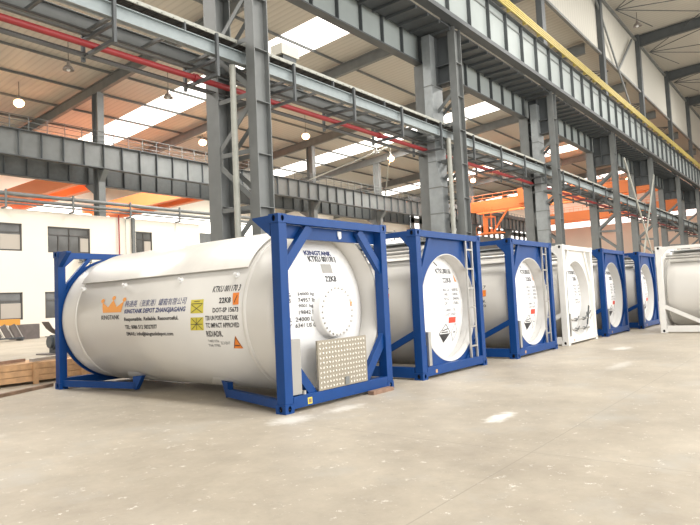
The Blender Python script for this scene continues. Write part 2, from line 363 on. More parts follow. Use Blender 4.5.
# near crane runway girder with its yellow conductor rail
g = girder('runway_girder', 'pale panelled crane girder with a yellow rail along its top', -8, 99, 6.45, 13.2, 15.45, .44, 2.0, ('panel', 'steel_d'))
m = MB(); m.box(0, 107, -.2, .2, .06, .22); m.build('soffit_channel', 'steel_d', g)
m = MB(); m.box(0, 107, -.05, -.03, 1.78, 1.86); m.build('horizontal_stiffener', 'steel', g)
r = thing('conductor_rail', 'yellow multi-bar conductor rail along the top of the near crane girder', 'rail', (-8, 6.05, 15.5))
for k in range(4):
    m = MB(); m.box(0, 107, -.04, .04, .02 + k * .12, .10 + k * .12); m.build('conductor_bar', 'yellow', r)
for k in range(53):
    m = MB(); m.box(1 + k * 2, 1.05 + k * 2, -.02, .18, -.05, .46); m.build('bracket', 'yellow', r)
# walkway between the two girders
t = thing('walkway_deck', 'dark steel walkway deck with cross ribs under the near crane girder', 'walkway', (-8, 7.5, 13.02))
m = MB(); m.box(0, 107, -.78, .72, .1, .14)
for k in range(116): m.box(k * .92, k * .92 + .09, -.78, .72, -.02, .1)
m.build('deck_plate', 'steel_d', t)
girder('runway_girder', 'grey inner crane girder hung behind the laced columns', -8, 99, 8.45, 11.95, 13.32, .4, 1.48, ('panel', 'steel_d'))
# second crane line
girder('runway_girder', 'long grey crane girder with a handrail, on the columns over the cream office wall', -8, 99, 34.6, 11.55, 13.32, .5, 1.45, ('steel', 'steel_d'))
girder('runway_girder', 'dark crane girder hanging behind and below the railed far girder', -8, 99, 36.8, 10.75, 12.9, .5, 1.45, ('farsteel', 'steel_d'))
ROW2 = [5.8, 17.5, 29.2, 40.6, 52.2, 64, 76, 88]
nm2 = ['over the left office windows', 'beside the red wall pipe', 'seen behind the nearest laced column', 'carrying pale bracing rods', 'right of the pale bracing rods', 'behind the orange crane cab', 'near the end of the hall', 'last before the end wall']
for i, x in enumerate(ROW2):
    t = thing('steel_column', 'grey single steel column of the far crane line ' + nm2[i], 'column', (x, 35.1, 0), 'columns of the far crane line')
    m = MB(); m.box(-.25, .25, -.12, -.08, 0, 17.3); m.box(-.25, .25, .62, .66, 0, 17.3); m.box(-.02, .02, -.08, .62, 0, 17.3); m.build('shaft', 'steel', t)
    m = MB(); m.prism([(-.75, 11.5), (-.12, 11.5), (-.12, 10.7)], 'x', -.2, .2); m.prism([(.66, 10.7), (.66, 9.9), (2.0, 10.7)], 'x', -.2, .2); m.build('bracket', 'steel', t)
# handrail on the far girder
t = thing('handrail', 'thin grey handrail along the top of the far crane girder', 'railing', (-8, 34.9, 13.32))
for z in (.35, .7, 1.05):
    m = MB(); m.tube([(0, 0, z), (105, 0, z)], .022, 6); m.build('rail', 'steel', t)
for k in range(90):
    m = MB(); m.box(k * 1.2 - .02, k * 1.2 + .02, -.02, .02, 0, 1.05); m.build('post', 'steel', t)
# rafters
def rafter_far(x, label):
    t = thing('roof_rafter', label, 'rafter', (x, 35, 0), 'sloping rafters of the far bay')
    def slab(y0, y1, dz0, dz1, w, mb): 
        mb.add([(-w, y0 - 35, zr(y0) - dz1), (w, y0 - 35, zr(y0) - dz1), (w, y1 - 35, zr(y1) - dz1), (-w, y1 - 35, zr(y1) - dz1), (-w, y0 - 35, zr(y0) - dz0), (w, y0 - 35, zr(y0) - dz0), (w, y1 - 35, zr(y1) - dz0), (-w, y1 - 35, zr(y1) - dz0)],
           [(0, 3, 2, 1), (4, 5, 6, 7), (0, 1, 5, 4), (1, 2, 6, 5), (2, 3, 7, 6), (3, 0, 4, 7)])
    m = MB(); slab(7.6, 62, .22, 1.0, .012, m); m.build('web', 'steel', t)
    m = MB(); slab(7.6, 62, .96, 1.0, .15, m); slab(7.6, 62, .2, .24, .15, m); m.build('flange', 'steel', t)
for i, x in enumerate(ROW2):
    rafter_far(x, 'grey roof rafter of the far bay, %s one from the left' % ordn[i])
    t = thing('roof_rafter', 'deep grey rafter of the high near bay, %s one from the left' % ordn[i], 'rafter', (ROW1[i + 1] + .28, 7, 24), 'rafters of the high near bay')
    m = MB(); m.prism([(.2, -.25), (.2, .78), (-32, 1.7), (-32, .9), (-2.5, .02)], 'x', -.012, .012); m.build('web', 'steel_d', t)
    m = MB(); m.bar((0, .2, -.25), (0, -2.5, 0), .34, .04, (0, 0, 1)); m.bar((0, -2.5, 0), (0, -32, .88), .34, .04); m.bar((0, .2, .78), (0, -32, 1.72), .34, .04); m.build('flange', 'steel_d', t)
# purlins of the far bay
for i, y in enumerate((9.5, 13.5, 17.6, 21.8, 25.6, 29.5, 33.5, 37.3, 41.4, 45.5, 49.5, 53.5, 57.5)):
    m = MB(); z = zr(y); m.box(-20, 99, y - .04, y + .04, z - .18, z - .01)
    tag(m.build('roof_purlin', 'steel'), 'long thin roof purlin of the far bay, %s from the clerestory' % (ordn + ['tenth', 'eleventh', 'twelfth', 'thirteenth'])[i], 'purlin', 'purlins under the far bay roof')
# eave struts and bracing of the clerestory
m = MB(); m.box(-20, 99, 7.05, 7.24, 24.3, 24.5); tag(m.build('eave_strut', 'steel'), 'long grey strut along the eave above the clerestory panels', 'strut')
m = MB(); m.box(-20, 99, 7.0, 7.2, 19.35, 19.52); tag(m.build('sill_strut', 'steel'), 'long grey strut along the foot of the clerestory panels', 'strut')
t = thing('cross_brace', 'pale V-shaped brace on the clerestory panels high on the right', 'brace', (47.45, 7.0, 19.4))
for s_ in (-1, 1):
    m = MB(); m.bar((0, 0, 0), (s_ * 5.5, 0, 4.3), .2, .1, (0, 1, 0)); m.build('brace_arm', 'steel', t)
m = MB(); m.bar((0, 0, 0), (3.6, 0, -2.6), .18, .1, (0, 1, 0)); m.build('brace_arm', 'steel', t)
t = thing('cross_brace', 'pale X-shaped scissor brace between two laced columns on the right', 'brace', (50.2, 6.52, 5.6))
m = MB(); m.bar((-5.3, -.05, 5.9), (3.0, -.05, -2.5), .2, .08, (0, 1, 0)); m.build('brace_arm', 'paletube', t)
m = MB(); m.bar((5.4, .05, 6.0), (-1.6, .05, -2.6), .2, .08, (0, 1, 0)); m.build('brace_arm', 'paletube', t)
t = thing('cross_brace', 'pale inverted V of slim rods over the far girder, right of the nearest laced column', 'brace', (46.4, 29.4, 17.2))
for s_ in (-1, 1):
    m = MB(); m.bar((0, 0, 0), (6.8 * s_, 5.6, -3.6), .12, .14, (0, 1, 0)); m.build('brace_arm', 'paletube', t)
RODN = ['above the V brace', 'right of the V brace', 'further right', 'at the far right']
for i, xm in enumerate((47.5, 59.6, 71.6, 83.6)):
    t = thing('bracing_rods', 'fan of thin dark rods under the near bay roof, %s' % RODN[i], 'bracing', (xm, 6.9, 24.5), 'roof bracing of the near bay')
    for a, b in (((-6, -5.5), 0), ((-2.6, -6), 0), ((3.5, -7.5), 0), ((6, -5.5), 0), ((5.9, -1.6), 0)):
        m = MB(); m.tube([(0, 0, 0), (a[0], a[1], .0 - a[1] * .03)], .035, 6); m.build('rod', 'steel_d', t)
for i, xm in enumerate((47.0, 59, 71)):
    t = thing('bracing_rods', 'fan of thin dark rods under the far bay roof below the clerestory, %s' % ['first', 'second', 'third'][i], 'bracing', (xm, 7.7, 19.4), 'roof bracing of the far bay')
    for a in ((-5.5, 5), (-2.2, 6), (3, 6.5), (5.5, 4)):
        m = MB(); m.tube([(0, 0, 0), (a[0], a[1], -.1 - a[1] * .06)], .04, 6); m.build('rod', 'steel_d', t)

# ================================================================= PIPE RACK
t = thing('pipe_rack', 'long grey pipe rack of two I-beams running through the laced columns', 'pipe rack', (-6, 7.3, 8.3))
def ibeam(z0, z1, y, fl=.2, L=104):
    m = MB(); m.box(0, L, y - .01, y + .01, z0, z1); m.box(0, L, y - fl / 2, y + fl / 2, z1 - .02, z1); m.box(0, L, y - fl / 2, y + fl / 2, z0, z0 + .02); return m
ibeam(0, .36, 0).build('front_beam', 'rackgrey', t); ibeam(.05, .48, 1.25, .22).build('back_beam', 'steel', t)
k = .6
while k < 104:
    m = MB(); m.box(k, k + .08, 0, 1.25, .08, .16); m.build('cross_beam', 'steel', t); k += 1.5
hx = [2.05 + 3.05 * k for k in range(-2, 29)]
for x in hx:
    h = MB(); xx = x + 6
    h.bar((xx, -.14, -.62), (xx, -.14, .58), .08, .08); h.bar((xx, -.14, -.14), (xx, 1.34, -.14), .09, .08); h.bar((xx, -.14, -.56), (xx, 1.34, -.56), .09, .08); h.bar((xx, 1.3, -.68), (xx, 1.3, .08), .08, .08)
    h.build('hanger', 'steel_d', t)
t = thing('cable_tray', 'pale cable tray running on top of the pipe rack', 'cable tray', (-6, 7.33, 8.92))
m = MB(); m.box(0, 104, -.02, .02, 0, .1); m.build('side_rail', 'paletube', t); m = MB(); m.box(0, 104, .5, .54, 0, .1); m.build('side_rail', 'paletube', t)
m = MB(); k = 0
while k < 104: m.box(k, k + .04, -.02, .54, .01, .04); k += .35
m.build('rung', 'cable', t)['kind'] = 'stuff'
for q in range(5):
    m = MB(); m.tube([(0, .06 + q * .09, .06), (104, .06 + q * .09, .06)], .035, 6); m.build('cable', 'cable', t)
k = 1.0
while k < 104:
    m = MB(); m.box(k, k + .05, -.03, .06, -.25, .01); m.build('foot', 'steel_d', t); k += 3.05
m = MB(); m.tube([(-6, 8.1, 7.875), (98, 8.1, 7.875)], .085, 14)
p = tag(m.build('fire_pipe', 'red'), 'long red pipe carried in the hangers of the pipe rack', 'pipe')
for x in (-2.6, 5.0, 13.9, 24, 36):
    m = MB(); m.tube([(x, 8.1, 7.875), (x + .12, 8.1, 7.875)], .12, 14); m.build('pipe_coupling', 'red', p)
for i, (y, z, r_, mm, nm, lb) in enumerate(((8.45, 8.26, .03, 'steel', 'conduit', 'thin grey conduit above the red pipe, highest of the bundle'), (8.3, 8.21, .025, 'steel', 'conduit', 'thin grey conduit above the red pipe, lowest of the bundle'),
        (8.15, 8.24, .03, 'cable', 'conduit', 'thin black conduit resting between the grey conduits'), (8.3, 7.72, .02, 'cable', 'cable', 'black cable slung under the red pipe'), (8.5, 7.74, .05, 'steel', 'conduit', 'thick grey conduit under the red pipe'))):
    m = MB(); m.tube([(-6, y, z), (98, y, z)], r_, 8); tag(m.build(nm, mm), lb, 'pipe')
t = thing('junction_box', 'beige box on the pipe rack just right of the nearest laced column', 'box', (8.4, 7.75, 9.1))
m = MB(); m.box(-.4, .4, -.25, .25, .2, .55); m.build('housing', 'box', t, .015)
m = MB(); m.box(-.3, .3, -.2, .2, -.06, .2); m.build('stand', 'steel_d', t)
m = MB(); m.tube([(5.82, 7.38, 0), (5.82, 7.38, 8.25)], .09, 12); tag(m.build('downpipe', 'paletube'), 'pale vertical pipe standing against the lacing of the nearest column', 'pipe')
m = MB(); m.tube([(17.78, 7.08, 0), (17.78, 7.08, 8.25)], .10, 12); tag(m.build('downpipe', 'paletube'), 'pale vertical pipe in front of the second laced column', 'pipe')
# ventilation ducts
def duct(x, y, label, ztop, zj):
    t = thing('ventilation_duct', label, 'duct', (x, y, 0), 'galvanised ducts beside the laced columns')
    A = (0, .1, .46, .2); B_ = (-.2, 0, .24, .33)
    def seg(q, za, p, zb, nm):
        m = MB(); vs = []
        for (cx, cy, hx_, hy_), z in ((q, za), (p, zb)): vs += [(cx - hx_, cy - hy_, z), (cx + hx_, cy - hy_, z), (cx + hx_, cy + hy_, z), (cx - hx_, cy + hy_, z)]
        m.add(vs, [(0, 3, 2, 1), (4, 5, 6, 7), (0, 1, 5, 4), (1, 2, 6, 5), (2, 3, 7, 6), (3, 0, 4, 7)]); m.build(nm, 'galv', t)
    seg(A, ztop - 2.3, A, ztop, 'duct_section'); seg(A, zj + .55, A, ztop - 2.3, 'duct_section'); seg(B_, zj - .6, A, zj + .55, 'duct_elbow')
    seg(B_, 3, B_, zj - .6, 'duct_section'); seg(B_, 0, B_, 3, 'duct_section')
    for z, q in ((ztop - 2.3, A), (zj + .55, A), (zj - .6, B_), (5, B_), (3, B_)):
        m = MB(); m.box(q[0] - q[2] - .02, q[0] + q[2] + .02, q[1] - q[3] - .02, q[1] + q[3] + .02, z - .02, z + .02); m.build('duct_flange', 'steel', t)
duct(17.98, 7.72, 'square galvanised duct beside the second laced column', 13.0, 6.75)
duct(30.1, 7.62, 'square galvanised duct beside the third laced column', 12.6, 6.75)
# ================================================================= LAMPS
def lamp(x, y, z, ztop, on, label):
    t = thing('high_bay_lamp', label, 'lamp', (x, y, z), 'pendant high bay lamps')
    m = MB(); m.tube([(0, 0, .5), (0, 0, ztop - z)], .02, 6); m.build('cord', 'cable', t)
    m = MB(); m.cyl((0, 0, .3), (0, 0, 1), .1, .25, 12); m.build('ballast', 'lampoff', t)
    m = MB(); n = 20; prof = [(.09, .32), (.2, .26), (.33, .08), (.36, 0), (.34, 0), (.31, .08), (.18, .24)]
    vs = [(r_ * math.cos(2 * PI * k / n), r_ * math.sin(2 * PI * k / n), z_) for r_, z_ in prof for k in range(n)]
    m.add(vs, [(i * n + k, i * n + (k + 1) % n, (i + 1) * n + (k + 1) % n, (i + 1) * n + k) for i in range(len(prof) - 1) for k in range(n)], True); m.build('shade', 'lampoff', t)
    m = MB(); n = 14; R_ = .36 if on else .12  # lit bulb made oversized to stand in for its glow
    vs = [(R_ * math.sin(PI * i / 8) * math.cos(2 * PI * k / n), R_ * math.sin(PI * i / 8) * math.sin(2 * PI * k / n), .02 + R_ * .8 * math.cos(PI * i / 8)) for i in range(9) for k in range(n)]
    m.add(vs, [(i * n + k, i * n + (k + 1) % n, (i + 1) * n + (k + 1) % n, (i + 1) * n + k) for i in range(8) for k in range(n)], True); m.build('bulb', 'lamp' if on else 'wlab', t)
    if on:
        d = bpy.data.lights.new('lamp_light', 'POINT'); d.energy = 260; d.color = (1, .6, .32); d.shadow_soft_size = .3; o = bpy.data.objects.new('lamp_light', d); C.objects.link(o); o.parent = t; o.location = (0, 0, -.35)
for x, y, on, lb in ((13.53, 38.9, 1, 'glowing pendant lamp at the far left over the far girder'), (29.7, 38.9, 1, 'glowing pendant lamp just left of the nearest laced column'), (35.23, 31.1, 1, 'glowing pendant lamp just right of the nearest laced column'),
        (48.8, 31, 1, 'glowing pendant lamp left of the galvanised duct'), (67.9, 30.9, 1, 'glowing pendant lamp above the orange crane cab'), (71.6, 16.0, 1, 'glowing pendant lamp between the third and fourth laced columns'),
        (85.8, 15.9, 1, 'glowing pendant lamp right of the fourth laced column'), (12.98, 30.7, 0, 'unlit pendant lamp hanging under the red pipe at the left'), (20.33, 30.8, 0, 'unlit pendant lamp in front of the bright left skylight'), (45.5, 30.6, 0, 'unlit pendant lamp in front of the middle skylight')):
    lamp(x, y, 16.5, zr(y), on, lb)
lamp(50.3, 5.9, 23.7, zn(5.9), 0, 'unlit pendant lamp under the near bay roof at the top right')

# ================================================================= CRANES
def crane(x, y0, y1, z, label, cab=None, top=True):
    t = thing('bridge_crane', label, 'crane', (x, y0, z), 'orange overhead cranes'); L = y1 - y0
    for s_ in (-1.1, 1.1):
        m = MB(); m.prism([(0, .75), (1.4, 0), (L - 1.4, 0), (L, .75), (L, 1.5), (0, 1.5)], 'x', s_ - .3, s_ + .3); m.build('bridge_girder', 'orange', t)
        if not top: continue
        m = MB(); m.tube([(s_ * 1.25, .3, 2.3), (s_ * 1.25, L - .3, 2.3)], .03, 6)
        k = .5
        while k < L: m.box(s_ * 1.25 - .02, s_ * 1.25 + .02, k, k + .04, 1.5, 2.3); k += 1.5
        m.build('handrail', 'orange', t)
    for yy in (0, L - .3):
        m = MB(); m.box(-2.2, 2.2, yy - .3, yy + .3, .6, 1.3); m.build('end_carriage', 'orange', t)
    m = MB(); ym = L * .42; m.box(-1.3, 1.3, ym - .9, ym + .9, 1.5, 1.75); m.box(-.8, .8, ym - .6, ym + .6, 1.75, 2.6 if top else 1.8); m.build('trolley', 'orange', t)
    if cab:
        c = MB(); yc = cab; c.box(-1.9, -.5, yc - .65, yc + .65, -3.1, -2.95); c.box(-1.9, -.5, yc - .65, yc + .65, -.9, -.75)
        for a in (-1.88, -.55):
            for b in (-.62, -.05, .55): c.box(a, a + .08, yc + b, yc + b + .08, -3, -.75)
        c.box(-1.86, -1.82, yc - .1, yc + .6, -3, -1.0); c.bar((-1.2, yc - .6, -2.9), (-1.2, yc - 2.9, .1), .2, .2, (1, 0, 0)); c.box(-1.8, -1.7, yc - .6, yc - .5, -.8, .4); c.box(-1.8, -1.7, yc + .5, yc + .6, -.8, .4)
        c.box(-2.0, -.4, yc - 1.9, yc + 1.6, -3.2, -3.05)
        k = yc - 1.9
        while k < yc + 1.7: c.box(-2.0, -1.96, k, k + .04, -3.05, -2.1); k += .7
        c.box(-2.0, -1.96, yc + .7, yc + 1.6, -2.14, -2.08)
        c.build('operator_cab', 'orange', t)
        b = MB(); b.box(-2.0, -1.2, yc - 6.8, yc - 4.6, .4, 2.4); b.build('electrical_cabinet', 'yelo' if False else 'orange', t)
crane(73, 8.45, 34.6, 12.72, 'orange bridge crane with a hanging operator cab behind the third container', cab=22.3)
crane(97.2, 8.45, 34.6, 12.72, 'orange bridge crane nearest the end wall, seen between the right columns')
crane(21.5, 36.8, 62, 12.3, 'orange bridge crane at the far left under the dark girder', top=False)
crane(32.5, 36.8, 62, 12.3, 'orange bridge crane right of the office column under the dark girder', top=False)
# conduits over the office wall
t = thing('conduit_rack', 'two grey conduits on brackets just over the cream office wall', 'pipe rack', (-8, 33.6, 8.3))
for z, r_ in ((.62, .13), (.25, .11), (.02, .05)):
    m = MB(); m.tube([(0, 0, z), (70, 0, z)], r_, 10); m.build('conduit', 'steel' if z > .5 else 'farsteel', t)
k = 1.5
while k < 70:
    m = MB(); m.box(k, k + .1, -.15, .4, -.3, -.2); m.box(k, k + .1, -.2, -.1, -.3, .85); m.build('bracket', 'steel', t); k += 4.2
m = MB(); m.tube([(18.05, 33.85, 4.0), (18.05, 33.85, 8.2)], .05, 8); tag(m.build('wall_pipe', 'red'), 'thin red pipe running down the cream office wall', 'pipe')
m = MB(); m.box(19.1, 19.3, 33.8, 33.98, 0, 8.1); tag(m.build('wall_pipe', 'farsteel'), 'grey square downpipe on the cream office wall right of the red pipe', 'pipe')
m = MB(); m.tube([(18.6, 33.9, 3.0), (18.6, 33.9, 7.9)], .025, 6); tag(m.build('wall_pipe', 'paletube'), 'thin white pipe on the cream wall between the red pipe and the grey downpipe', 'pipe')
t = thing('air_conditioner', 'small air conditioning unit on a bracket high on the cream wall', 'air conditioner', (15.42, 33.65, 4.7))
m = MB(); m.box(-.36, .36, -.2, .15, .12, .52); m.build('housing', 'farsteel', t, .02)
m = MB(); m.cyl((-.08, -.2, .32), (0, -1, 0), .15, .03, 20); m.build('fan_grille', 'frame', t)
m = MB(); m.bar((-.3, -.25, .05), (-.3, .35, .05), .04, .05); m.bar((.3, -.25, .05), (.3, .35, .05), .04, .05); m.bar((-.3, -.2, .1), (-.3, .35, -.4), .03, .03); m.bar((.3, -.2, .1), (.3, .35, -.4), .03, .03); m.build('bracket', 'steel_d', t)

# ================================================================= FLOOR CLUTTER
t = thing('timber_crate', 'long low pale wooden crate on the floor behind the nearest container', 'crate', (-3.0, 7.45, 0))
LN = 6.6; m = MB()
for z0_, z1_ in ((.06, .17), (.18, .30), (.31, .43)): m.box(0, LN, 0, .03, z0_, z1_); m.box(0, LN, .97, 1.0, z0_, z1_); m.box(0, .03, 0, 1, z0_, z1_); m.box(LN - .03, LN, 0, 1, z0_, z1_)
m.build('side_board', 'wood', t)
k = .15
while k < LN:
    b = MB(); b.box(k, k + .11, -.035, 0, 0, .44); b.build('batten', 'wood', t); k += 1.02
m = MB(); m.box(0, LN, .02, .98, .40, .43); m.build('lid', 'wood', t)
rods = []
random.seed(3)
for i in range(6):
    x = -2.8 + i * 1.02; m = MB(); a = random.uniform(-.3, .3)
    m.bar((x, 7.6 + a * .3, .475), (x + 1.0, 8.0 + a, .475), .1, .06); tag(m.build('loose_plank', 'alu' if i % 2 else 'woodd'), '%s strip lying on the timber crate lid, %s from the left' % ('pale metal' if i % 2 else 'brown timber', ordn[i]), 'plank', 'loose strips on the crate')
m = MB(); m.bar((-4.2, 4.4, .03), (.2, 6.62, .03), .09, .06); tag(m.build('steel_bar', 'rust'), 'long brown bar lying on the floor in front of the timber crate', 'bar')
t = thing('electric_motor', 'dark grey motor on the floor just left of the blue frame', 'motor', (5.0, 16.2, 0))
m = MB(); m.tube([(-.25, 0, .42), (.45, 0, .42)], .26, 20); m.build('motor_body', 'mach', t)
m = MB(); m.tube([(-.33, 0, .42), (-.25, 0, .42)], .2, 20); m.build('end_cap', 'mach', t)
m = MB(); m.box(-.2, .4, -.25, .25, .04, .2); m.build('foot', 'mach', t)
m = MB(); m.box(-.6, .5, -.5, .4, 0, .04); m.build('base_plate', 'greyb', t)
# steel rack by the wall
t = thing('work_trestle', 'row of dark leaning frames under an ochre beam by the office wall', 'rack', (7.0, 30.5, 0))
m = MB(); m.box(0, 2.7, -.3, .3, .88, 1.22); m.build('beam', 'yelo', t)
m = MB(); m.box(0, 2.9, -.35, .35, .12, .2); m.build('base_frame', 'mach', t)
for k in range(6):
    m = MB(); m.bar((.1 + k * .5, -.3, .2), (-.25 + k * .5, -.3, .9), .3, .06, (0, 1, 0)); m.build('leaning_plate', 'greyb', t)
    m = MB(); m.bar((.3 + k * .5, -.36, .2), (-.05 + k * .5, -.36, .9), .04, .04); m.build('edge_bar', 'alu', t)
for k in (0.05, 1.4, 2.75):
    m = MB(); m.box(k, k + .1, -.33, .33, 0, .12); m.build('foot', 'mach', t)
m = MB(); m.box(9.95, 11.4, 31.6, 32.3, 0.15, 1.02); tag(m.build('steel_bin', 'greyb'), 'brown grey open steel bin against the office wall', 'bin')
bpy.data.objects['steel_bin'].location = (0, 0, -.15)
t = thing('curved_sheet', 'curved dark green sheet leaning beside the steel bin', 'metal sheet', (12.0, 32.2, 0)); m = MB()
pts = [(0, .95), (.25, .55), (.6, .25), (1.0, .06)]
for i in range(3): m.bar((pts[i][0], 0, pts[i][1]), (pts[i + 1][0], 0, pts[i + 1][1]), .9, .03, (0, 0, 1))
m.build('sheet', 'greyb', t)
m = MB(); m.box(.2, 1.2, -.45, .45, 0, .05); m.build('base', 'greyb', t)
m = MB(); m.box(1.72, 2.24, -.13, -.02, 0, .055); tag(m.build('wooden_board', 'woodd'), 'short brown board on the floor under the right corner of the nearest container', 'board')

# ================================================================= TANK CONTAINERS
W, LL, H = 2.438, 6.058, 2.591
XC = 1.219
def oval(cx, cz, rx, rz, n=14):
    return [(cx + rx * math.cos(2 * PI * k / n), cz + rz * math.sin(2 * PI * k / n)) for k in range(n)]
def casting(t, ix, iy, iz, pm):
    sx, sy, sz = .162, .178, .118
    x0 = 0 if ix == 0 else W - sx; y0 = 0 if iy == 0 else LL - sy; z0 = 0 if iz == 0 else H - sz
    m = MB(); e = .02
    holed(m, [(x0, z0), (x0 + sx, z0), (x0 + sx, z0 + sz), (x0, z0 + sz)], oval(x0 + sx / 2, z0 + sz / 2, .03, .042), 'y', y0, y0 + e)
    holed(m, [(x0, z0), (x0 + sx, z0), (x0 + sx, z0 + sz), (x0, z0 + sz)], oval(x0 + sx / 2, z0 + sz / 2, .03, .042), 'y', y0 + sy - e, y0 + sy)
    holed(m, [(y0 + e, z0), (y0 + sy - e, z0), (y0 + sy - e, z0 + sz), (y0 + e, z0 + sz)], oval(y0 + sy / 2, z0 + sz / 2, .035, .042), 'x', x0, x0 + e)
    holed(m, [(y0 + e, z0), (y0 + sy - e, z0), (y0 + sy - e, z0 + sz), (y0 + e, z0 + sz)], oval(y0 + sy / 2, z0 + sz / 2, .035, .042), 'x', x0 + sx - e, x0 + sx)
    m.box(x0 + e, x0 + sx - e, y0 + e, y0 + sy - e, z0 + sz - e, z0 + sz); m.box(x0 + e, x0 + sx - e, y0 + e, y0 + sy - e, z0, z0 + e)
    c = m.build('corner_casting', pm, t)
    d = MB(); d.box(x0 + .045, x0 + sx - .045, y0 + .045, y0 + sy - .045, z0 + e, z0 + sz - e); d.build('casting_shade_block', 'dark', c)  # near-black block stands in for the shade inside the hollow casting
def end_frame(t, iy, pm, holes=True):
    y = lambda v: v if iy == 0 else LL - v
    def B(m, x0, x1, ya, yb, z0, z1): a, b = sorted((y(ya), y(yb))); m.box(x0, x1, a, b, z0, z1)
    for ix in (0, 1):
        casting(t, ix, iy, 0, pm); casting(t, ix, iy, 1, pm)
        m = MB(); x0, x1 = (.01, .158) if ix == 0 else (W - .158, W - .01); B(m, x0, x1, .006, .16, .118, H - .118); m.build('corner_post', pm, t, .006)
    m = MB(); B(m, .162, W - .162, .004, .11, H - .125, H - .01); m.build('top_rail', pm, t, .005)
    m = MB(); B(m, .162, W - .162, .004, .12, .045, .20); m.build('bottom_rail', pm, t, .005)
def dish_y(prof, R_):            # surface of the domed end: y as a function of radius
    c0, c1 = prof
    return lambda r_: c0 + (c1 - c0) * (r_ / R_) ** 2.2
def corner_pad(m, y_, z0):       # small gusset triangles at the tops of the posts
    pass
def tank_one():
    t = thing('tank_container', 'nearest tank container, white tank with a crown logo in an open blue end frame', 'tank container', (0, 0, 0), 'tank containers in a row')
    zc, R_ = 1.29, 1.19
    for iy in (0, 1):
        end_frame(t, iy, 'blue'); y = (lambda v: v) if iy == 0 else (lambda v: LL - v); s = 1 if iy == 0 else -1
        for sx in (0, 1):                                             # knee braces at the top
            X = (lambda v: v) if sx == 0 else (lambda v: W - v)
            m = MB(); m.bar((X(.10), y(.085), 1.84), (X(.66), y(.085), 2.46), .135 if iy == 0 else .07, .08, (0, 1, 0)); m.build('knee_brace', 'blue', t, .004)
        if iy == 0:
            m = MB(); a, b = sorted((y(.14), y(.20))); m.box(.16, W - .16, a, b, 2.29, 2.47) ; m.build('inner_cross_beam', 'blue', t, .004)
            m = MB(); m.bar((.10, .09, .78), (.62, .09, .16), .13, .08, (0, 1, 0)); m.build('knee_brace', 'blue', t, .004); m = MB(); m.bar((W - .10, .09, .83), (W - .66, .09, .20), .15, .08, (0, 1, 0)); m.build('knee_brace', 'blue', t, .004)
        for sx in (0, 1):
            X = (lambda v: v) if sx == 0 else (lambda v: W - v)
            xa, xb = sorted((X(.012), X(.10)))
            # splayed foot running from the corner in under the shell, ending in an upright saddle
            m = MB(); e0 = (X(.10), y(.14)); e1 = (X(.56), y(1.75)) if iy == 0 else (X(.50), y(1.95)); d_ = Vector((e1[0] - e0[0], e1[1] - e0[1])).normalized(); n_ = Vector((-d_.y, d_.x)) * .045
            def q(p, z_): return [(p[0] + n_.x, p[1] + n_.y, z_), (p[0] - n_.x, p[1] - n_.y, z_)]
            e2 = (e1[0] + d_.x * .10, e1[1] + d_.y * .10)
            vs = q(e0, .045) + q(e1, .045) + q(e0, .16) + q(e1, .16); m.add(vs, [(0, 2, 3, 1), (4, 5, 7, 6), (0, 4, 6, 2), (1, 3, 7, 5), (0, 1, 5, 4), (2, 6, 7, 3)])
            e3 = (e1[0] - d_.x * .06, e1[1] - d_.y * .06)
            vs = q(e3, .05) + q(e1, .03) + q(e3, .26) + q((e2[0] + d_.x * .06, e2[1] + d_.y * .06), .28); m.add(vs, [(0, 2, 3, 1), (4, 5, 7, 6), (0, 4, 6, 2), (1, 3, 7, 5), (0, 1, 5, 4), (2, 6, 7, 3)])
            m.build('splayed_foot', 'blue', t)
            m = MB(); m.prism([(y(.17), 2.58), (y(.50), 2.575), (y(.50), 2.55), (y(.17), 2.30)], 'x', xa, xb); m.build('top_gusset', 'blue', t)
            m = MB(); yy0 = y(1.85); vs = []
            for k in range(9):
                a_ = PI + math.radians(52 + 1.8 * k); a_ = a_ if sx == 0 else 3 * PI - a_; w_ = .16 + .045 * k
                for yv in (yy0 - w_, yy0 + w_): vs.append((XC + (R_ + .015) * math.cos(a_), yv, zc + (R_ + .015) * math.sin(a_)))
            m.add(vs, [(2 * k, 2 * k + 1, 2 * k + 3, 2 * k + 2) for k in range(8)], True); m.build('saddle_pad', 'white', t)
    # back end: strip of blue plate following the shell, clipped by the frame
    for nm_, a0_, a1_ in (('end_ring_plate', 0, 360),):
        m = MB(); N_ = 120; vs = []
        for k in range(N_):
            a_ = 2 * PI * k / N_; c_, s_ = math.cos(a_), math.sin(a_)
            ro = min(1.205, (XC - .15) / max(abs(c_), 1e-3), (2.47 - zc) / s_ if s_ > .01 else 9, (zc - .16) / -s_ if s_ < -.01 else 9); ri = min(1.02, ro - .02)
            for yv in (LL - .16, LL - .12):
                vs.append((XC + ri * c_, yv, zc + ri * s_)); vs.append((XC + ro * c_, yv, zc + ro * s_))
        fs = []
        for k in range(N_):
            a_, b_ = 4 * k, 4 * ((k + 1) % N_); fs += [(a_, a_ + 1, b_ + 1, b_), (a_ + 2, b_ + 2, b_ + 3, a_ + 3), (a_ + 1, a_ + 3, b_ + 3, b_ + 1), (a_, b_, b_ + 2, a_ + 2)]
        m.add(vs, fs); m.build(nm_, 'blue', t)
    for sx in (0, 1):
        X = (lambda v: v) if sx == 0 else (lambda v: W - v)
        m2 = MB(); m2.prism([(X(.15), 2.30), (X(.15), 2.47), (X(.34), 2.47)], 'y', LL - .17, LL - .1); m2.build('end_gusset', 'blue', t)
    # shell
    m = MB(); m.lathe([(.76, 1.15), (.76, R_), (5.30, R_), (5.30, 1.15)], XC, zc, 128); m.build('tank_shell', 'shell', t)
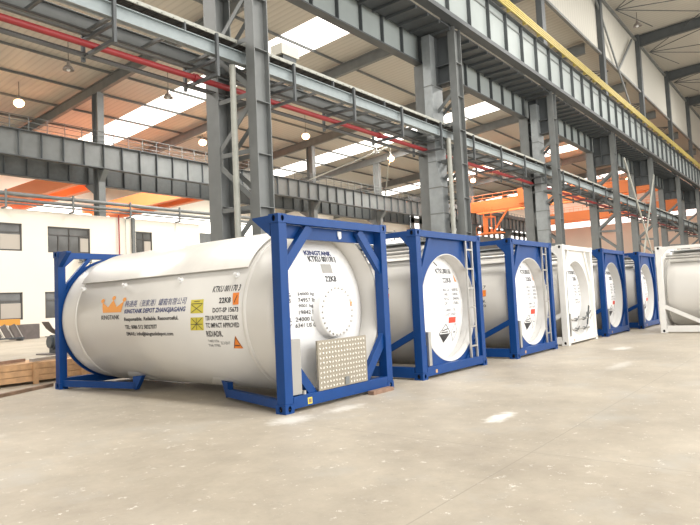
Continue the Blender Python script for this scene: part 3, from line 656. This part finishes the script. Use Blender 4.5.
    m = MB(); m.lathe([(.52, 1.135), (.18, 1.135), (.18, 1.165), (.35, 1.172), (.76, 1.172)], XC, zc, 128); m.build('skirt_ring', 'shell', t)
    m = MB(); m.lathe([(5.30, 1.178), (5.78, 1.178), (5.86, 1.165), (5.86, 1.12), (5.87, .6), (5.875, 0.01)], XC, zc, 128); m.build('skirt_ring', 'shell', t)
    m = MB(); m.lathe([(5.27, 1.19), (5.29, 1.2), (5.33, 1.2), (5.34, 1.18)], XC, zc, 128); m.build('seam_band', 'shell', t)
    m = MB(); m.lathe([(.73, 1.17), (.74, 1.196), (.78, 1.196), (.79, 1.19)], XC, zc, 128); m.build('seam_band', 'shell', t)
    dy = dish_y((.18, .52), 1.13)
    m = MB(); m.lathe([(dy(r_), max(r_, .005)) for r_ in [1.136 * k / 18 for k in range(18, -1, -1)]], XC, zc, 128); m.build('domed_end', 'dish', t)
    # sun shield over the upper part
    m = MB(); a0 = math.radians(32); m.lathe([(.80, R_ + .035), (.80, R_ + .05), (5.33, R_ + .05), (5.33, R_ + .035), (.80, R_ + .035)], XC, zc, 80, a0, PI - a0); m.build('sun_shield', 'shieldm', t)
    for yk in (1.0, 2.29, 3.85, 5.22):
        m = MB(); a = PI - math.radians(27.5); c_, s_ = math.cos(a), math.sin(a); m.tube([(XC + c_ * (R_ - .01), yk, zc + s_ * (R_ - .01)), (XC + c_ * (R_ + .07), yk, zc + s_ * (R_ + .07))], .022, 8); m.tube([(XC + c_ * (R_ + .0), yk, zc + s_ * (R_ + .0)), (XC + c_ * (R_ + .015), yk, zc + s_ * (R_ + .015))], .045, 10); m.build('shield_bolt', 'dish', t)
    # bolted round cover on the dome
    m = MB(); m.lathe([(.24, .42), (.20, .385), (.12, .38), (.09, .37), (.08, .35), (.08, .005)], XC, 1.27, 64); cov = m.build('manhole_cover', 'dish', t)
    for k in range(26):
        a = 2 * PI * k / 26; m = MB(); m.cyl((XC + .335 * math.cos(a), .081, 1.27 + .335 * math.sin(a)), (0, -1, 0), .019, .03, 6); m.build('bolt', 'inner', cov)
    m = MB(); m.box(XC + .30, XC + .33, .07, .079, 1.33, 1.40); m.build('warning_sticker', 'gold', cov)
    # checker plate cabinet and grey box
    t2 = MB(); t2.box(.66, 1.76, .0, .035, .205, .885); cp = t2.build('checker_plate_cover', 'checker', t, .004)
    s = MB()
    for i in range(16):
        for j in range(10):
            xx, zz = .71 + i * .066, .245 + j * .066
            d_ = .017; sg = 1 if (i + j) % 2 else -1
            s.add([(xx - d_, -.001, zz - d_ * sg), (xx - d_ * .2, -.008, zz + d_ * .5 * sg), (xx + d_, -.001, zz + d_ * sg), (xx + d_ * .2, -.008, zz - d_ * .5 * sg), (xx - d_ * .6, -.001, zz + d_ * sg * .5), (xx + d_ * .6, -.001, zz - d_ * sg * .5)], [(0, 4, 1), (4, 2, 1), (0, 3, 5), (5, 3, 2), (0, 1, 3), (1, 2, 3)])
    s.build('tread_pattern', 'stud', cp)['kind'] = 'stuff'
    m = MB(); m.box(1.22, 1.31, -.012, -.002, .22, .33); m.build('latch', 'steel', cp)
    m = MB(); m.box(.178, .355, .03, .12, .215, .935); m.build('document_box', 'plate', t, .004)
    m = MB(); m.cyl((.42, .06, .20), (0, 0, 1), .03, .05, 10); m.build('ground_stud', 'alu', t)
    m = MB(); m.box(.425, .51, .0, .003, .07, .155); pl = m.build('sticker', 'ylab', t)
    m = MB(); m.box(.44, .495, -.002, 0, .085, .14); m.build('sticker_symbol', 'rust', pl)
    m = MB(); m.box(1.36, 1.44, .125, .139, 2.37, 2.44); m.cyl((1.40, .132, 2.36), (0, -1, 0), .035, .012, 12); m.build('hook_plate', 'wlab', t)
    # lettering on the side; u = distance from front, v = height
    RR = R_ + .004
    def S(u, v): return (XC - math.sqrt(max(RR * RR - (v - zc) ** 2, 0)), u, v)
    nv, bk, go = MB(), MB(), MB()
    letter(nv, '韩通英（张家港）罐箱有限公司', 3.70, 2.03, 1.47, 1.58, S, .0, .25)
    letter(nv, 'KINGTANK DEPOT ZHANGJIAGANG', 3.70, 2.04, 1.345, 1.44, S, .03, .2)
    letter(bk, 'Responsible. Reliable. Resourceful.', 3.70, 2.22, 1.225, 1.305, S, .03)
    letter(bk, 'TEL: 0086 512 58327077', 3.69, 2.79, 1.11, 1.178, S, .025)
    letter(bk, 'EMAIL: info@kingtankdepot.com', 3.68, 2.40, .985, 1.065, S, .025)
    letter(bk, 'KINGTANK', 4.41, 3.84, 1.275, 1.352, S, .02)
    letter(bk, 'KTKU 001170 3', 1.46, .86, 1.62, 1.71, S, .02, .2); letter(bk, '22K8', 1.28, 1.03, 1.46, 1.54, S, .028)
    letter(bk, 'DOT-SP 15673', 1.41, .86, 1.33, 1.40, S, .028); letter(bk, 'T50 UN PORTABLE TANK', 1.58, .87, 1.22, 1.29, S, .028)
    letter(bk, 'TC IMPACT APPROVED', 1.58, .86, 1.115, 1.185, S, .028); letter(bk, 'RID/ADR.', 1.60, 1.24, .985, 1.07, S, .028)
    letter(bk, 'TARE 5756', 1.60, 1.36, .905, .94, S); letter(bk, 'T66-7782', 1.62, 1.36, .84, .875, S); letter(bk, '22.3-2017', 1.33, 1.13, .875, .915, S)
    sh = [o for o in t.children if o.name.startswith('tank_shell')] or [o for o in bpy.data.objects if o.name == 'tank_shell']
    sh = bpy.data.objects['tank_shell']
    nv.build('lettering', 'inkn', sh); bk.build('lettering', 'inkb', sh)
    cx0, cx1 = 4.42, 3.74                                          # crown
    def Cc(a, b): return (cx0 + (cx1 - cx0) * a, 1.395 + .265 * b)
    CP = [(.08, 0), (.92, 0), (1.0, .70), (.70, .34), (.5, .80), (.30, .34), (0, .70)]
    for tri in ((0, 1, 3), (0, 3, 5), (1, 2, 3), (3, 4, 5), (5, 6, 0)): fillpoly(go, [Cc(*CP[i]) for i in tri], S)
    for a, b in ((0, .78), (.5, .92), (1, .78)):
        u_, v_ = Cc(a, b); q = oval(u_, v_, .055, .036, 14); go.add([S(*p_) for p_ in q], [tuple(range(14))])
    go.build('crown_logo', 'gold', sh)
    RR2 = R_ + .006
    yl, ol, ln = MB(), MB(), MB()
    patch(yl, [(1.92, 1.33), (1.62, 1.33), (1.63, 1.53), (1.92, 1.53)], S); patch(yl, [(1.95, 1.08), (1.64, 1.08), (1.62, 1.27), (1.92, 1.27)], S)
    patch(ol, [(.98, 1.43), (.86, 1.43), (.87, 1.595), (1.0, 1.595)], S); o2 = MB(); fillpoly(o2, [(1.09, .82), (.89, .82), (.98, 1.0)], S)
    pl = yl.build('yellow_placard', 'ylab', sh); po = ol.build('orange_placard', 'olab', sh); o2.build('orange_placard', 'olab', sh)
    def S2(u, v): x_, y_, z_ = S(u, v); return (x_ - .004, y_, z_)
    for a, b in (((1.90, 1.34), (1.65, 1.46)), ((1.90, 1.46), (1.65, 1.34)), ((1.90, 1.47), (1.64, 1.47)), ((1.84, 1.505), (1.71, 1.505)), ((1.92, 1.09), (1.65, 1.26)), ((1.90, 1.26), (1.66, 1.09)), ((1.78, 1.26), (1.80, 1.09)), ((1.92, 1.17), (1.65, 1.17))):
        stroke(ln, a, b, .009, S2, 3)
    ln.build('placard_symbol', 'inkb', pl)
    l2 = MB(); stroke(l2, (.95, 1.46), (.90, 1.56), .012, S2, 2); stroke(l2, (1.04, .86), (.94, .86), .012, S2, 2); stroke(l2, (.90, .83), (.98, .98), .008, S2, 2); stroke(l2, (1.07, .825), (.985, .985), .008, S2, 2); l2.build('placard_symbol', 'inkb', po)
    # lettering on the domed end
    def E(u, v): r_ = math.hypot(u - XC, v - zc); return (u, dy(r_) - .007, v)
    n1, b1, g1 = MB(), MB(), MB()
    letter(n1, 'KINGTANK', .88, 1.46, 2.095, 2.165, E, .03); letter(b1, 'KTKU 001170 3', .92, 1.53, 1.995, 2.085, E, .025)
    letter(b1, '22K8', 1.14, 1.40, 1.70, 1.79, E, .03)
    for q, (a, b_, c_) in enumerate((('RATING', '34000 kg', 1.50), ('GROSS', '74957 lbs', 1.42), ('', '9001 kg', 1.335), ('', '19842 lbs', 1.25), ('TOTAL', '24000 L', 1.155), ('CAPACITY', '6341 US GAL', 1.07))):
        if a: letter(g1, a, .50 - .045 * len(a), .50, c_, c_ + .055, E, .012)
        letter(g1, b_, .60 if q not in (4, 5) else .55, .60 + .034 * len(b_), c_, c_ + .06, E, .012)
    dm = bpy.data.objects['domed_end']; n1.build('lettering', 'inkn', dm); b1.build('lettering', 'inkb', dm); g1.build('lettering', 'inkb', dm)
    m = MB(); patch(m, [(1.12, 1.83), (1.35, 1.83), (1.35, 1.965), (1.12, 1.965)], E, 3); m.build('data_plate', 'plate', dm)
    return t
tank_one()

def tank_b(name_label, loc, paint, ladder, num, piping=False, side_only=False, placard=True):
    t = thing('tank_container', name_label, 'tank container', loc, 'tank containers in a row')
    zc, R_, RR_ = 1.25, 1.13, 1.0
    shellm = 'shell'
    for iy in (0, 1):
        end_frame(t, iy, paint); y = (lambda v: v) if iy == 0 else (lambda v: LL - v)
        ya, yb = sorted((y(.10), y(.125)))
        m = MB(); holed(m, [(.56, 2.48), (W - .56, 2.48), (W - .14, 1.70), (W - .14, .72), (W - .66, .14), (.66, .14), (.14, .72), (.14, 1.70)], oval(XC, 1.2, RR_ - .005, RR_ - .005, 72), 'y', ya, yb); m.build('end_plate', paint, t)
        for sx in (0, 1):
            X = (lambda v: v) if sx == 0 else (lambda v: W - v)
            m = MB(); m.bar((X(.14), y(.075), 1.66), (X(.56), y(.075), 2.47), .09, .05, (0, 1, 0)); m.build('knee_brace', paint, t)
            m = MB(); ga, gb = sorted((y(.06), y(.09))); m.prism([(X(.15), .66), (X(.15), .19), (X(.74), .19)], 'y', ga, gb); m.build('corner_gusset', paint, t)
    for sx in (0, 1):
        X = (lambda v: v) if sx == 0 else (lambda v: W - v)
        xa, xb = sorted((X(.012), X(.075)))
        m = MB(); m.box(xa, xb, .178, LL - .178, 2.475, 2.57); m.build('top_side_rail', paint, t, .004)
        m = MB(); m.box(xa, xb, .178, LL - .178, .03, .215); m.build('bottom_side_rail', paint, t, .004)
        for iy in (0, 1):
            y = (lambda v: v) if iy == 0 else (lambda v: LL - v)
            m = MB(); m.bar(((xa + xb) / 2, y(.12), .80), ((xa + xb) / 2, y(1.45), .14), .11, .05, (1, 0, 0)); m.build('side_brace', paint, t)
            m = MB(); m.prism([(y(.16), 2.48), (y(.16), 2.28), (y(.34), 2.48)], 'x', xa, xb); m.build('top_gusset', paint, t)
    m = MB(); m.lathe([(.20, 1.0), (.22, 1.08), (.27, R_ - .01), (.5, R_), (5.55, R_), (5.80, R_ - .01), (5.83, 1.08), (5.85, 1.0), (5.86, .01)], XC, zc, 96); sh = m.build('tank_shell', shellm, t)
    m = MB(); m.lathe([(1.98, R_ + .001), (1.98, R_ + .006), (2.02, R_ + .006), (2.02, R_ + .001)], XC, zc, 96); m.build('shell_strap', shellm, sh)
    m = MB(); m.lathe([(.60, RR_), (.095, RR_), (.095, RR_ - .02), (.60, RR_ - .02)], XC, 1.2, 96); m.build('skirt_ring', 'inner', t)
    m = MB(); m.lathe([(LL - .2, RR_), (LL - .095, RR_), (LL - .095, RR_ - .02), (LL - .2, RR_ - .02)], XC, 1.2, 96); m.build('skirt_ring', 'inner', t)
    dy = dish_y((.13, .36), RR_)
    m = MB(); m.lathe([(dy(r_), max(r_, .005)) for r_ in [(RR_ - .02) * k / 16 for k in range(16, -1, -1)]], XC, 1.2, 96); dm = m.build('domed_end', 'dish', t)
    m = MB(); a0 = math.radians(46); m.lathe([(.30, R_ + .03), (.30, R_ + .045), (5.76, R_ + .045), (5.76, R_ + .03), (.30, R_ + .03)], XC, zc, 48, a0, PI - a0); m.build('sun_shield', 'shieldm', t)
    m = MB(); m.box(.86, 1.58, .3, 5.8, 2.44, 2.47); m.build('roof_walkway', 'galv', t)
    for x_, z_ in ((.34, 2.22), (.46, 2.30)):
        m = MB(); m.tube([(x_, .2, z_), (x_, 5.85, z_)], .028, 8); m.build('roof_pipe', 'plate', t)
    if not side_only:
        m = MB(); m.box(.27, .36, .02, .09, .215, .80); m.build('document_box', 'alu', t)
        m = MB(); m.box(.43, .49, .0, .003, .08, .14); m.build('sticker', 'wood', t)
        def E(u, v): r_ = math.hypot(u - XC, v - 1.2); return (u, dy(r_) - .004, v)
        b1, g1 = MB(), MB()
        letter(b1, num, 1.0, 1.60, 1.83, 1.935, E, .03)  if num else None; letter(b1, '22K8', 1.15, 1.48, 1.66, 1.76, E, .03)
        for q, (a, b_) in enumerate((('MAX GR', '36000 KG'), ('TARE', '3540 KG'), ('PAYLD', '32460 KG'), ('CAP', '17500 L'))):
            z_ = 1.50 - q * .085; letter(g1, a, 1.08, 1.08 + .04 * len(a), z_, z_ + .055, E, .02); letter(g1, b_, 1.42, 1.42 + .042 * len(b_), z_, z_ + .055, E, .02)
        letter(g1, 'GMBH  TIR', 1.08, 1.52, 1.12, 1.17, E, .004); letter(g1, 'LAST INSP', 1.08, 1.52, 1.04, 1.09, E, .004)
        b1.build('lettering', 'inkb', dm); g1.build('lettering', 'inkg', dm)
        m = MB(); stroke(m, (1.02, 2.08), (1.12, 1.98), .03, E, 2); m.build('arrow_mark', 'inkb', dm)
        if placard:
            m = MB(); fillpoly(m, [(1.68, 1.68), (1.82, 1.68), (1.70, 1.83)], E); m.build('orange_placard', 'olab', dm)
            m = MB(); patch(m, [(1.22, .90), (1.52, .90), (1.52, 1.01), (1.22, 1.01)], E, 3); m.build('red_placard', 'rlab', dm)
            def dia(cx_, cz_, hw, hh):
                o_ = MB(); w_ = MB()
                P4 = [(cx_ - hw, cz_), (cx_, cz_ - hh), (cx_ + hw, cz_), (cx_, cz_ + hh)]
                for i in range(4): stroke(o_, P4[i], P4[(i + 1) % 4], .014, E, 3)
                return o_
            o_ = dia(1.12, .72, .19, .17); fillpoly(o_, [(.94, .71), (1.12, .55), (1.30, .71)], E); stroke(o_, (1.02, .77), (1.20, .80), .02, E, 2); stroke(o_, (1.0, .74), (1.22, .74), .02, E, 2); o_.build('hazard_diamond', 'inkb', dm)
            o_ = dia(1.50, .72, .15, .17); stroke(o_, (1.45, .72), (1.55, .72), .03, E, 2); o_.build('hazard_diamond', 'inkg', dm)
        # marks on the flank
        RR2 = R_ + .004
        def S(u, v): return (XC - math.sqrt(max(RR2 * RR2 - (v - zc) ** 2, 0)), u, v)
        k = MB(); letter(k, '7', .76, .70, 1.53, 1.60, S, .01); letter(k, 'K', .76, .70, 1.22, 1.28, S, .01); letter(k, '0', .76, .70, 1.12, 1.18, S, .01); k.build('lettering', 'inkb', sh)
        k = MB(); patch(k, [(.85, 1.36), (.69, 1.36), (.69, 1.50), (.85, 1.50)], S, 2); k.build('orange_placard', 'olab', sh)
    if ladder:
        m = MB(); m.bar((1.84, .03, .20), (1.84, .03, 2.47), .035, .035); m.bar((2.09, .03, .20), (2.09, .03, 2.47), .035, .035)
        for q in range(6): m.bar((1.84, .03, .42 + q * .375), (2.09, .03, .42 + q * .375), .03, .03)
        m.build('ladder', 'alu', t)
    if piping:
        m = MB()
        for z_ in (.36, .62): m.tube([(.55, .07, z_), (1.95, .07, z_)], .025, 8)
        m.build('pipe', 'alu', t)
        for xx, z_ in ((.85, .36), (.85, .62), (1.5, .36), (1.5, .62), (1.9, .74)):
            m = MB(); m.cyl((xx, .10, z_), (0, -1, 0), .045, .06, 12); m.bar((xx, .02, z_), (xx + .12, .02, z_ + .08), .02, .025); m.build('valve', 'steel', t)
        m = MB(); m.bar((1.78, .06, .45), (2.0, .06, .95), .03, .05); m.build('valve_lever', 'steel_d', t)
        m = MB(); m.box(2.30, 2.42, .0, .004, 1.02, 1.35); m.build('notice', 'wlab', t)
        m = MB(); m.box(.20, .24, .02, .10, .25, 1.9); m.build('hose', 'steel_d', t)
    return t
tank_b('blue framed tank container with a ladder, second in the row', (3.286, -.02, 0), 'blue', True, 'KTKU001161')
tank_b('blue framed tank container with a ladder, third in the row beside the white one', (6.80, -.2, 0), 'blue', True, 'KTKU001167')
tank_b('white framed tank container between the blue ones, valves at its foot', (10.0, -.21, 0), 'white', False, 'KTKU001172', piping=True, placard=False)
tank_b('blue framed tank container just right of the white framed one', (13.02, -.33, 0), 'blue', False, 'KTKU001168')
tank_b('blue framed tank container at the far end of the blue row', (16.5, -.52, 0), 'blue', False, 'KTKU001169')
tank_b('white framed tank container cut off by the right edge, flank towards the camera', (14.5, -7.49, 0), 'white', False, '', side_only=True)
